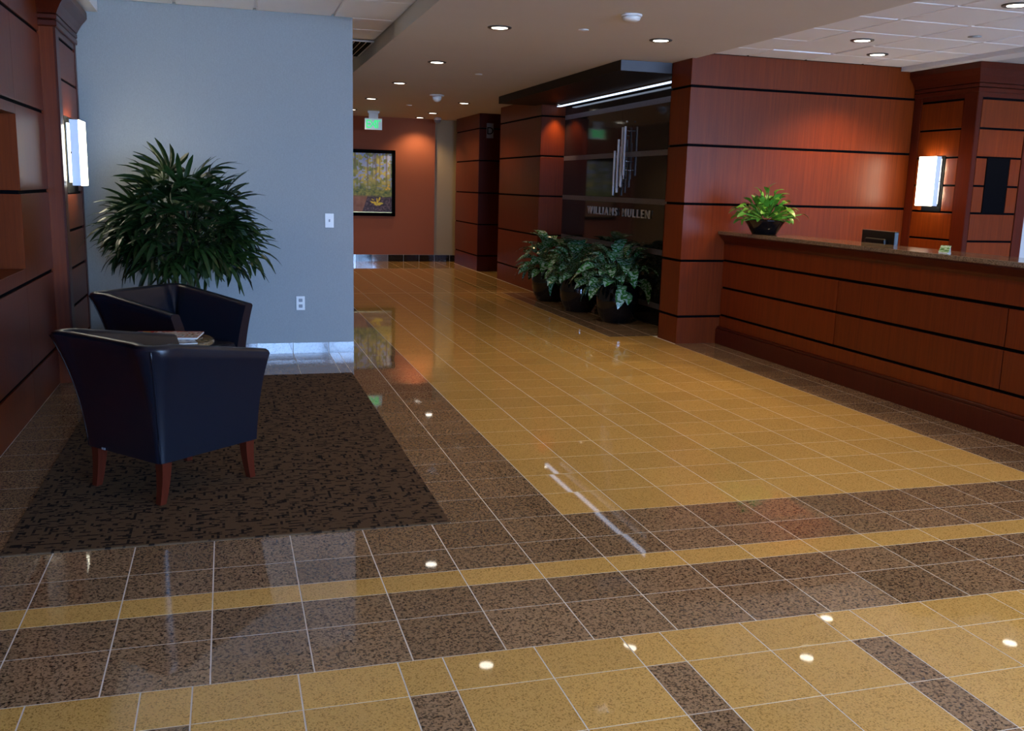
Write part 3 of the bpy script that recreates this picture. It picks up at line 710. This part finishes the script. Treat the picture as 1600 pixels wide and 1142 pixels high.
def paint(u, v):
    n = vnoise(u * 12, v * 9, 1) * 0.6 + vnoise(u * 37, v * 29, 2) * 0.4
    c = lerp((0.36, 0.50, 0.74), (0.72, 0.80, 0.84), n)
    tr = vnoise(u * 46, v * 0.9, 4); tr2 = vnoise(u * 70, v * 1.5, 14)
    fol = vnoise(u * 17, v * 15, 5) * 0.45 + vnoise(u * 44, v * 38, 6) * 0.55
    if fol > 0.42 + 0.16 * max(0, v - 0.6):
        c = lerp(lerp((0.16, 0.26, 0.06), (0.36, 0.42, 0.14), vnoise(u * 30, v * 30, 9)), (0.80, 0.72, 0.18), vnoise(u * 19, v * 16, 7) * 1.6 - 0.40)
    if tr > 0.74 or tr2 > 0.86: c = lerp(c, (0.62, 0.60, 0.50) if tr2 > 0.86 else (0.20, 0.17, 0.11), 0.65)
    if v < 0.58:
        k = (0.58 - v) / 0.22
        f2 = vnoise(u * 26, v * 24, 10) * 0.5 + vnoise(u * 60, v * 55, 11) * 0.5
        c = lerp(c, lerp((0.05, 0.13, 0.04), (0.42, 0.44, 0.08), f2 * 1.5 - 0.25), k)
    if v < 0.28 + 0.06 * (vnoise(u * 10, 0, 12) - 0.5):
        g_ = lerp((0.035, 0.022, 0.030), (0.20, 0.13, 0.12), vnoise(u * 70, v * 60, 8) ** 2)
        path = lerp((0.40, 0.20, 0.10), (0.22, 0.09, 0.04), n)
        c = lerp(c, path if u < 0.70 - (0.28 - v) * 0.25 else g_, (0.30 - v) / 0.05)
    for lx, ly, an, sz in leaves_y:
        dx, dy = (u - lx) * 1.38, v - ly
        a = dx * math.cos(an) + dy * math.sin(an); b = -dx * math.sin(an) + dy * math.cos(an)
        if (a / (0.034 * sz)) ** 2 + (b / (0.013 * sz)) ** 2 < 1: c = lerp((0.85, 0.66, 0.04), (0.62, 0.48, 0.03), n)
    for lx, ly in ((0.95, 0.42), (0.97, 0.40), (0.96, 0.46), (0.93, 0.39)):
        if ((u - lx) / 0.014) ** 2 + ((v - ly) / 0.016) ** 2 < 1: c = (0.78, 0.52, 0.05)
    return c
vs = []; fs = []
cx0, cx1, cz0, cz1 = PX0 + fw_, PX1 - fw_, PZ0 + fw_ + 0.012, PZ1 - fw_
for j in range(NZG + 1):
    for i in range(NXG + 1):
        vs.append((cx0 + (cx1 - cx0) * i / NXG - 3.35, YE - 0.022 - 14.40, cz0 + (cz1 - cz0) * j / NZG - 0.862))
for j in range(NZG):
    for i in range(NXG):
        a = j * (NXG + 1) + i; fs.append((a, a + 1, a + NXG + 2, a + NXG + 1))
CAN = mat('painted_canvas', (0.5, 0.5, 0.5), 0.5); t = NT(CAN); at = t.n('ShaderNodeAttribute'); at.attribute_name = 'Col'; t.color(at.outputs['Color'])
me = mesh('canvas', vs, fs, CAN)
ca = me.color_attributes.new('Col', 'FLOAT_COLOR', 'POINT')
buf = []
for j in range(NZG + 1):
    for i in range(NXG + 1):
        buf += [*paint(i / NXG, j / NZG), 1.0]
buf = [min(0.95, v * 1.25) for v in buf]
ca.data.foreach_set('color', buf)
link('canvas', me, pt)
lbx = box('backing_board', PX0 + 0.03, PX1 - 0.03, YE - 0.02, YE - 0.001, PZ0 + 0.03, PZ1 - 0.03, M['black'], pt)

# ------------------------------------------------------------------ armchairs
def make_chair(loc, rz, label):
    root = empty('armchair', loc, rz); tag(root, label, 'armchair', 'black leather tub chairs')
    HB, HF, ZB = 0.765, 0.672, 0.205       # back height, front arm height, underside
    HW, FB, FF = 0.272, -0.285, 0.285      # half width, back and front of the base (local x = forward)
    # path round the U: right front -> right back corner -> left back corner -> left front, with outward direction
    path = []
    def seg(p, q, nrm, n, last=False):
        for i in range(n + (1 if last else 0)):
            k = i / n; path.append((p[0] + (q[0] - p[0]) * k, p[1] + (q[1] - p[1]) * k, nrm[0], nrm[1]))
    rc = 0.032
    seg((FF, -HW), (FB + rc, -HW), (0, -1), 10)
    for i in range(7):
        a = -math.pi / 2 - (math.pi / 2) * i / 6
        path.append((FB + rc + rc * math.cos(a), -HW + rc + rc * math.sin(a), math.cos(a), math.sin(a)))
    seg((FB, -HW + rc), (FB, HW - rc), (-1, 0), 10); path.pop(-10)
    for i in range(7):
        a = math.pi - (math.pi / 2) * i / 6
        path.append((FB + rc + rc * math.cos(a), HW - rc + rc * math.sin(a), math.cos(a), math.sin(a)))
    seg((FB + rc, HW), (FF, HW), (0, 1), 10, True); path.pop(-11)
    NL = 12
    def ztop(x): 
        k = (x - FB) / (FF - FB); return HB + (HF - HB) * max(0, min(1, k))
    rings = []
    TH = 0.075
    n = len(path)
    for i, (x, y, nx, ny) in enumerate(path):
        zt = ztop(x); row = []
        # corner flare is stronger so that the corners sweep out like on the chair
        dia = abs(nx * ny) * 2
        fl = 0.105 * (1 + 0.36 * dia)
        def off(k): return fl * (0.18 * k + 0.82 * k ** 2.3) + 0.006 * math.sin(math.pi * k)
        fx = 0.02 * 0
        for k in range(NL + 1):
            q = k / NL; z = ZB + (zt - 0.02 - ZB) * q; o = off(q)
            row.append((x + nx * o, y + ny * o, z))
        o = off(1.0)
        # rolled top rim
        for a in (35, 70, 110, 145):
            r = math.radians(a); w_ = TH / 2
            row.append((x + nx * (o - w_ + w_ * math.cos(r)), y + ny * (o - w_ + w_ * math.cos(r)), zt - 0.02 + 0.020 * math.sin(r)))
        for k in range(6):
            q = 1 - k / 5; zi = 0.36 + (zt - 0.02 - 0.36) * q
            oi = off((zi - ZB) / (zt - 0.02 - ZB)) - TH - (1 - q) * 0.012
            row.append((x + nx * oi, y + ny * oi, zi))
        rings.append(row)
    mlen = len(rings[0]); vs = [v for r in rings for v in r]; fs = []
    for i in range(n - 1):
        for k in range(mlen - 1): fs.append((i * mlen + k, i * mlen + k + 1, (i + 1) * mlen + k + 1, (i + 1) * mlen + k))
    fs.append(tuple(range(mlen))); fs.append(tuple(reversed(range((n - 1) * mlen, n * mlen))))
    bm = bmesh.new(); bv = [bm.verts.new(v) for v in vs]
    for f in fs: bm.faces.new([bv[i] for i in f])
    me = bm2me('shell', bm, M['leather'], True)
    sh = link('shell', me, root)
    md = sh.modifiers.new('edge', 'EDGE_SPLIT'); md.split_angle = math.radians(55)
    # base block and front rail
    lbox('base', root, FB + 0.02, FF - 0.012, -HW + 0.015, HW - 0.015, ZB, 0.30, M['leather'], 0.012, 2)
    bm = bmesh.new(); add_box(bm, FB + 0.075, FF + 0.015, -HW + 0.075, HW - 0.075, 0.28, 0.435, 0.035, (0, 0, 0), 4)
    sq = link('seat_cushion', bm2me('seat_cushion', bm, M['leather'], True), root)
    link('cushion_piping', tube_me('cushion_piping', [(FF + 0.008, -HW + 0.10, 0.428), (FF + 0.012, 0, 0.430), (FF + 0.008, HW - 0.10, 0.428)], 0.004, M['leather'], 6), sq)
    # piping seams on the back corners and along the rim
    for sgn in (-1, 1):
        pts = []
        for k in range(NL + 1):
            q = k / NL; fl = 0.105 * 1.36; o = fl * (0.18 * q + 0.82 * q ** 2.3) + 0.006 * math.sin(math.pi * q)
            d = math.sqrt(0.5); c0 = (FB + rc - rc * d, sgn * (HW - rc + rc * d))
            z = ZB + (ztop(FB + 0.03) - 0.02 - ZB) * q
            pts.append((c0[0] - d * (o + 0.001), c0[1] + sgn * d * (o + 0.001), z))
        link('piping', tube_me('piping', pts, 0.0042, M['leather'], 6), root)
    # tapered legs, kicked slightly outwards
    for lx, ly, kx in ((FB + 0.045, -HW + 0.035, -1), (FB + 0.045, HW - 0.035, -1), (FF - 0.035, -HW + 0.035, 1), (FF - 0.035, HW - 0.035, 1)):
        vs = []; 
        for k in range(5):
            q = k / 4; z = ZB + 0.004 - (ZB + 0.004 - 0.007) * q; w_ = 0.026 - 0.010 * q; ox = kx * 0.022 * q ** 2
            for sx, sy in ((-1, -1), (1, -1), (1, 1), (-1, 1)): vs.append((lx + ox + sx * w_, ly + sy * w_, z))
        fs = [(k * 4 + i, k * 4 + 4 + i, k * 4 + 4 + (i + 1) % 4, k * 4 + (i + 1) % 4) for k in range(4) for i in range(4)] + [(0, 1, 2, 3), (19, 18, 17, 16)]
        link('leg', mesh('leg', vs, fs, M['leg_wood']), root)
    lbox('tag', root, FB - 0.006, FB - 0.003, 0.12, 0.145, ZB + 0.002, ZB + 0.012, M['grey_plastic'])
    return root
make_chair((0.72, 0.854, 0), math.radians(41), 'black leather tub armchair in front, seen from behind on the carpet')
make_chair((0.69, 2.50, 0), math.radians(-40), 'black leather tub armchair further back, in front of the palm')

# ------------------------------------------------------------------ side table and magazines
tb = empty('side_table', (0.60, 1.72, 0.006)); tag(tb, 'small round side table with a speckled top between the armchairs', 'table')
lathe('table_top', [(0, 0.54), (0.30, 0.54), (0.312, 0.548), (0.315, 0.556), (0.312, 0.564), (0.305, 0.568), (0, 0.568)], granite('table_stone', (0.16, 0.10, 0.045), (0.04, 0.025, 0.012), (0.30, 0.21, 0.11), 0.12, 0, scale=1.4), tb, (0, 0, 0), 48)
lathe('pedestal', [(0.04, 0.02), (0.03, 0.06), (0.028, 0.5), (0.06, 0.541)], M['wood_dark'], tb, (0, 0, 0), 24)
lathe('foot', [(0, 0), (0.20, 0), (0.205, 0.01), (0.19, 0.022), (0.04, 0.03)], M['wood_dark'], tb, (0, 0, 0), 32)
def magazine(name, x, y, z, rz, w, d, h, label, hue):
    e = empty(name, (x, y, z), rz); tag(e, label, 'magazine', 'magazines on the side table')
    m = mat(name + '_cover_' + hue, (0.6, 0.1, 0.08), 0.25); t = NT(m); o = t.obj()
    if hue == 'red':
        sn = t.n('ShaderNodeVectorMath', operation='SNAP'); t.l(o, sn.inputs[0]); sn.inputs[1].default_value = (0.012, 0.006, 1)
        nn = t.n('ShaderNodeTexWhiteNoise', noise_dimensions='2D'); t.l(sn.outputs[0], nn.inputs['Vector'])
        sx = t.n('ShaderNodeSeparateXYZ'); t.l(o, sx.inputs[0])
        print_ = t.ramp(nn.outputs[0], [(0, (0.80, 0.76, 0.70)), (0.45, (0.75, 0.62, 0.45)), (0.7, (0.55, 0.07, 0.05)), (0.9, (0.12, 0.10, 0.09))], 'CONSTANT')
        edge = t.ramp(t.math('ADD', t.math('DIVIDE', sx.outputs[0], w), 0.5), [(0, (0.10, 0.16, 0.42)), (0.08, (0.75, 0.42, 0.06)), (0.20, (0.70, 0.06, 0.04)), (0.26, (0, 0, 0))], 'CONSTANT')
        msk = t.math('GREATER_THAN', t.math('DIVIDE', sx.outputs[0], w), -0.24)
        bord = t.math('GREATER_THAN', t.math('ABSOLUTE', t.math('DIVIDE', sx.outputs[1], d)), 0.44)
        t.color(t.mix(bord, t.mix(msk, edge, print_), (0.62, 0.05, 0.04)))
    else: t.color(t.ramp(t.noise(t.mul(o, (20, 20, 1)), 1, 2), [(0.45, (0.65, 0.65, 0.66)), (0.6, (0.25, 0.26, 0.30))]))
    lbox('pages', e, -w / 2 + 0.001, w / 2 - 0.001, -d / 2 + 0.001, d / 2 - 0.001, 0.0006, h - 0.0006, M['white_plastic'])
    lbox('cover', e, -w / 2, w / 2, -d / 2, d / 2, h - 0.0006, h, m)
    lbox('back_cover', e, -w / 2, w / 2, -d / 2, d / 2, 0, 0.0006, m)
    lbox('spine', e, -w / 2, w / 2, -d / 2 - 0.001, -d / 2, 0, h, M['white_plastic'])
magazine('magazine', 0.70, 1.66, 0.5745, math.radians(10), 0.21, 0.275, 0.006, 'grey magazine under the red one on the side table', 'grey')
magazine('magazine', 0.655, 1.80, 0.581, math.radians(-8), 0.37, 0.24, 0.010, 'red bordered magazine on top at the side table', 'red')

# ------------------------------------------------------------------ plants
def blade(L, Wd, droop, nseg, fold, ang, ox=0.0, lift=0.0, blunt=0.35):
    """leaf blade from the origin, along angle ang in the xy plane, drooping in -z"""
    ca, sa = math.cos(ang), math.sin(ang); vs = []; fs = []
    for k in range(nseg + 1):
        q = k / nseg
        w_ = Wd * (math.sin(math.pi * min(1, (q * 0.93 + 0.05))) ** blunt) * (1 if q < 0.98 else 0.35)
        if k == 0: w_ = Wd * 0.35
        x = ox + L * (q - 0.18 * abs(droop) * q ** 2); z = lift * q * L - droop * L * q ** 2
        for s in (-1, 0, 1):
            y = s * w_; zz = z + (fold * w_ if s else 0)
            vs.append((x * ca - y * sa, x * sa + y * ca, zz))
    for k in range(nseg):
        for s in (0, 1): a = k * 3 + s; fs.append((a, a + 1, a + 4, a + 3))
    return vs, fs
def merge(parts):
    V = []; F = []
    for vs, fs in parts:
        n0 = len(V); V += vs; F += [tuple(i + n0 for i in f) for f in fs]
    return V, F
# lady palm
prn = random.Random(21)
def frond_mesh(nl, spread, droop):
    parts = []
    for i in range(nl):
        a = (i / (nl - 1) - 0.5) * spread + prn.uniform(-0.06, 0.06)
        L = 0.29 * (1 - 0.25 * abs(i / (nl - 1) - 0.5) * 2) * prn.uniform(0.85, 1.1)
        parts.append(blade(L, 0.019, droop * prn.uniform(0.6, 1.4), 5, 0.25, a, 0.008, prn.uniform(0.0, 0.25)))
    r = 0.003
    pv = [(-0.30, -r, -0.10), (-0.30, r, -0.10), (-0.30, 0, -0.10 + 2 * r), (0.01, -r, 0), (0.01, r, 0), (0.01, 0, 2 * r)]
    parts.append((pv, [(0, 1, 4, 3), (1, 2, 5, 4), (2, 0, 3, 5)]))
    return mesh('frond', *merge(parts), M['palm'], False)
fr = [frond_mesh(7, 2.9, 0.35), frond_mesh(8, 3.3, 0.55), frond_mesh(6, 2.4, 0.25), frond_mesh(9, 3.6, 0.7)]
pm = empty('potted_palm', (0.66, 3.74, 0)); tag(pm, 'large dark green lady palm behind the armchairs', 'potted plant')
pp = lathe('pot', [(0.15, 0), (0.16, 0.01), (0.20, 0.30), (0.21, 0.31), (0.21, 0.34), (0.19, 0.34), (0.18, 0.30)], M['black_gloss'], pm, (0, 0, 0), 32); lathe('soil', [(0, 0.305), (0.182, 0.300)], M['soil'], pp, (0, 0, 0), 24)
for i in range(9):
    a = i * 2.4; r = 0.03 + 0.012 * i; h = prn.uniform(0.8, 1.35)
    link('cane', tube_me('cane', [(r * math.cos(a), r * math.sin(a), 0.29), (r * 1.5 * math.cos(a), r * 1.5 * math.sin(a), 0.29 + (h - 0.29) * 0.5), (r * 2.0 * math.cos(a), r * 2.0 * math.sin(a), h)], 0.009, M['cane'], 6), pm)
def place_frond(dirv, dist, zc, sc_, roll):
    d = Vector(dirv).normalized()
    zax = Vector((0, 0, 1)) - d * d.z
    if zax.length < 0.2: zax = Vector((prn.uniform(-1, 1), prn.uniform(-1, 1), 0)); zax -= d * zax.dot(d)
    zax.normalize(); yax = zax.cross(d)
    mt = Matrix((d, yax, zax)).transposed().to_4x4() @ Matrix.Rotation(roll, 4, 'X')
    p = d * dist; p.z += zc
    o = link('frond', prn.choice(fr), pm); mt.translation = p
    o.matrix_basis = mt @ Matrix.Scale(sc_, 4)
NF = 150
for i in range(NF):
    u = (i + 0.5) / NF
    el = math.asin(-0.55 + 1.50 * u) if u < 0.99 else 1.45
    az = i * 2.39996
    rx, ry, rz_ = 0.45, 0.37, 0.56
    c, s = math.cos(az), math.sin(az)
    taper = 1.06 - 0.30 * max(0, math.sin(el)); rx *= taper; ry *= min(1, taper)
    v = Vector((rx * math.cos(el) * c, ry * math.cos(el) * s, rz_ * math.sin(el)))
    f = prn.uniform(0.62, 1.05)
    d = Vector((c * math.cos(el * 0.8), s * math.cos(el * 0.8), math.sin(el) * 0.75 + 0.02))
    k = prn.uniform(0.8, 1.05)
    dist = v.length * f
    # keep clear of the wood column and the wall
    if d.x < 0: dist = min(dist, 0.42); k *= 0.95
    if d.y > 0.3: dist = min(dist, 0.34)
    place_frond(d, dist, 1.0, k, prn.uniform(-0.5, 0.5))
for dv, ds_ in (((-0.22, -0.1, 1), 0.47), ((-0.12, -0.1, 1), 0.52), ((0.25, 0.05, 0.9), 0.44), ((0.1, -0.3, 0.9), 0.42), ((-0.35, -0.2, 0.8), 0.46), ((0.5, -0.2, 0.75), 0.46), ((0.3, -0.4, 0.7), 0.44), ((-0.15, -0.5, 0.7), 0.42), ((0.7, -0.3, 0.55), 0.50), ((-0.9, -0.2, 0.25), 0.43), ((0.95, -0.1, 0.0), 0.46)):
    place_frond(dv, ds_, 1.0, 1.08, 0.1)

# broad leaved plants in black pots
arn = random.Random(5)
def leaf_mesh(name, L, Wd, droop, pet, m):
    vs, fs = blade(L, Wd, droop, 7, 0.22, 0.0, pet, 0.25, 0.75)
    # petiole
    r = 0.0035; z0 = 0
    pv = [(0, -r, z0 - r), (0, r, z0 - r), (0, 0, z0 + r), (pet + 0.01, -r * 0.7, -r), (pet + 0.01, r * 0.7, -r), (pet + 0.01, 0, r)]
    return mesh(name, *merge([(vs, fs), (pv, [(0, 1, 4, 3), (1, 2, 5, 4), (2, 0, 3, 5)])]), m, True)
al = [leaf_mesh('leaf', 0.21, 0.062, 0.80, 0.15, M['aglao']), leaf_mesh('leaf', 0.20, 0.058, 0.55, 0.20, M['aglao']), leaf_mesh('leaf', 0.22, 0.066, 1.0, 0.24, M['aglao'])]
def leaf_at(parent, me, base, az, pitch, s, roll=0.0, lim=None):
    o = link('leaf', me, parent, base); o.scale = (s, s, s); tries = 0
    while True:
        o.rotation_euler = Euler((roll, -pitch, az), 'XYZ')
        mt = Matrix.LocRotScale(Vector(base), o.rotation_euler, Vector((s, s, s)))
        if lim is None or tries > 30 or max((mt @ v.co).x for v in me.vertices) < lim: break
        pitch += 0.05; tries += 1
        if tries > 22: s *= 0.93; o.scale = (s, s, s)
    return o
pot_prof = [(0.15, 0), (0.165, 0.008), (0.205, 0.08), (0.235, 0.18), (0.24, 0.27), (0.225, 0.36), (0.205, 0.405), (0.205, 0.42), (0.19, 0.42), (0.185, 0.40)]
pot_me = lathe_me('pot', pot_prof, M['black_gloss'], 40); soil_me = lathe_me('soil', [(0, 0.402), (0.188, 0.400)], M['soil'], 24)
def aglaonema(x, y, s, label):
    e = empty('potted_plant', (x, y, 0.0)); tag(e, label, 'potted plant', 'silver mottled plants in black pots')
    p = link('pot', pot_me, e); q = link('soil', soil_me, p)
    for k in range(5): 
        a = k * 1.256; link('stem', tube_me('stem', [(0.05 * math.cos(a), 0.05 * math.sin(a), 0.39), (0.08 * math.cos(a), 0.08 * math.sin(a), 0.62)], 0.008, M['stem'], 6), e)
    N = 84
    for k in range(N):
        u = (k + 0.5) / N; az = k * 2.39996 + arn.uniform(-.2, .2)
        pitch = math.radians(-26 + 96 * u ** 0.95 + arn.uniform(-8, 8))
        r = 0.10 * (1 - u) + 0.02
        leaf_at(e, arn.choice(al), (r * math.cos(az), r * math.sin(az), 0.46 + 0.10 * u), az, pitch, s * arn.uniform(0.85, 1.1), arn.uniform(-.4, .4), 5.53 - x)
    return e
aglaonema(5.22, 6.02, 1.0, 'silver mottled plant in a black pot nearest the reception pillar')
aglaonema(5.12, 6.98, 1.0, 'silver mottled plant in a black pot in the middle of three')
aglaonema(5.10, 8.05, 1.0, 'silver mottled plant in a black pot furthest along the granite wall')

# bowl plant on the counter
bw = empty('bowl_plant', (5.75, 3.90, 1.1085)); tag(bw, 'bright green leafy plant in a black tapered bowl on the counter', 'potted plant')
bo = lathe('bowl', [(0.0, 0), (0.105, 0), (0.112, 0.004), (0.150, 0.07), (0.188, 0.125), (0.190, 0.130), (0.182, 0.130), (0.172, 0.115)], M['black_gloss'], bw, (0, 0, 0), 40)
lathe('soil', [(0, 0.117), (0.174, 0.115)], M['soil'], bo, (0, 0, 0), 24)
pl_ = [leaf_mesh('leaf', 0.085, 0.021, 0.6, 0.12, M['pothos']), leaf_mesh('leaf', 0.075, 0.022, 0.9, 0.17, M['pothos']), leaf_mesh('leaf', 0.09, 0.023, 0.35, 0.09, M['pothos'])]
for k in range(130):
    u = (k + 0.5) / 130; az = k * 2.39996 + arn.uniform(-.3, .3)
    leaf_at(bw, arn.choice(pl_), (0.12 * (1 - u) * math.cos(az) , 0.12 * (1 - u) * math.sin(az), 0.135 + 0.05 * u), az, math.radians(-4 + 80 * u ** 1.05 + arn.uniform(-12, 12)), arn.uniform(0.8, 1.25), arn.uniform(-.6, .6))
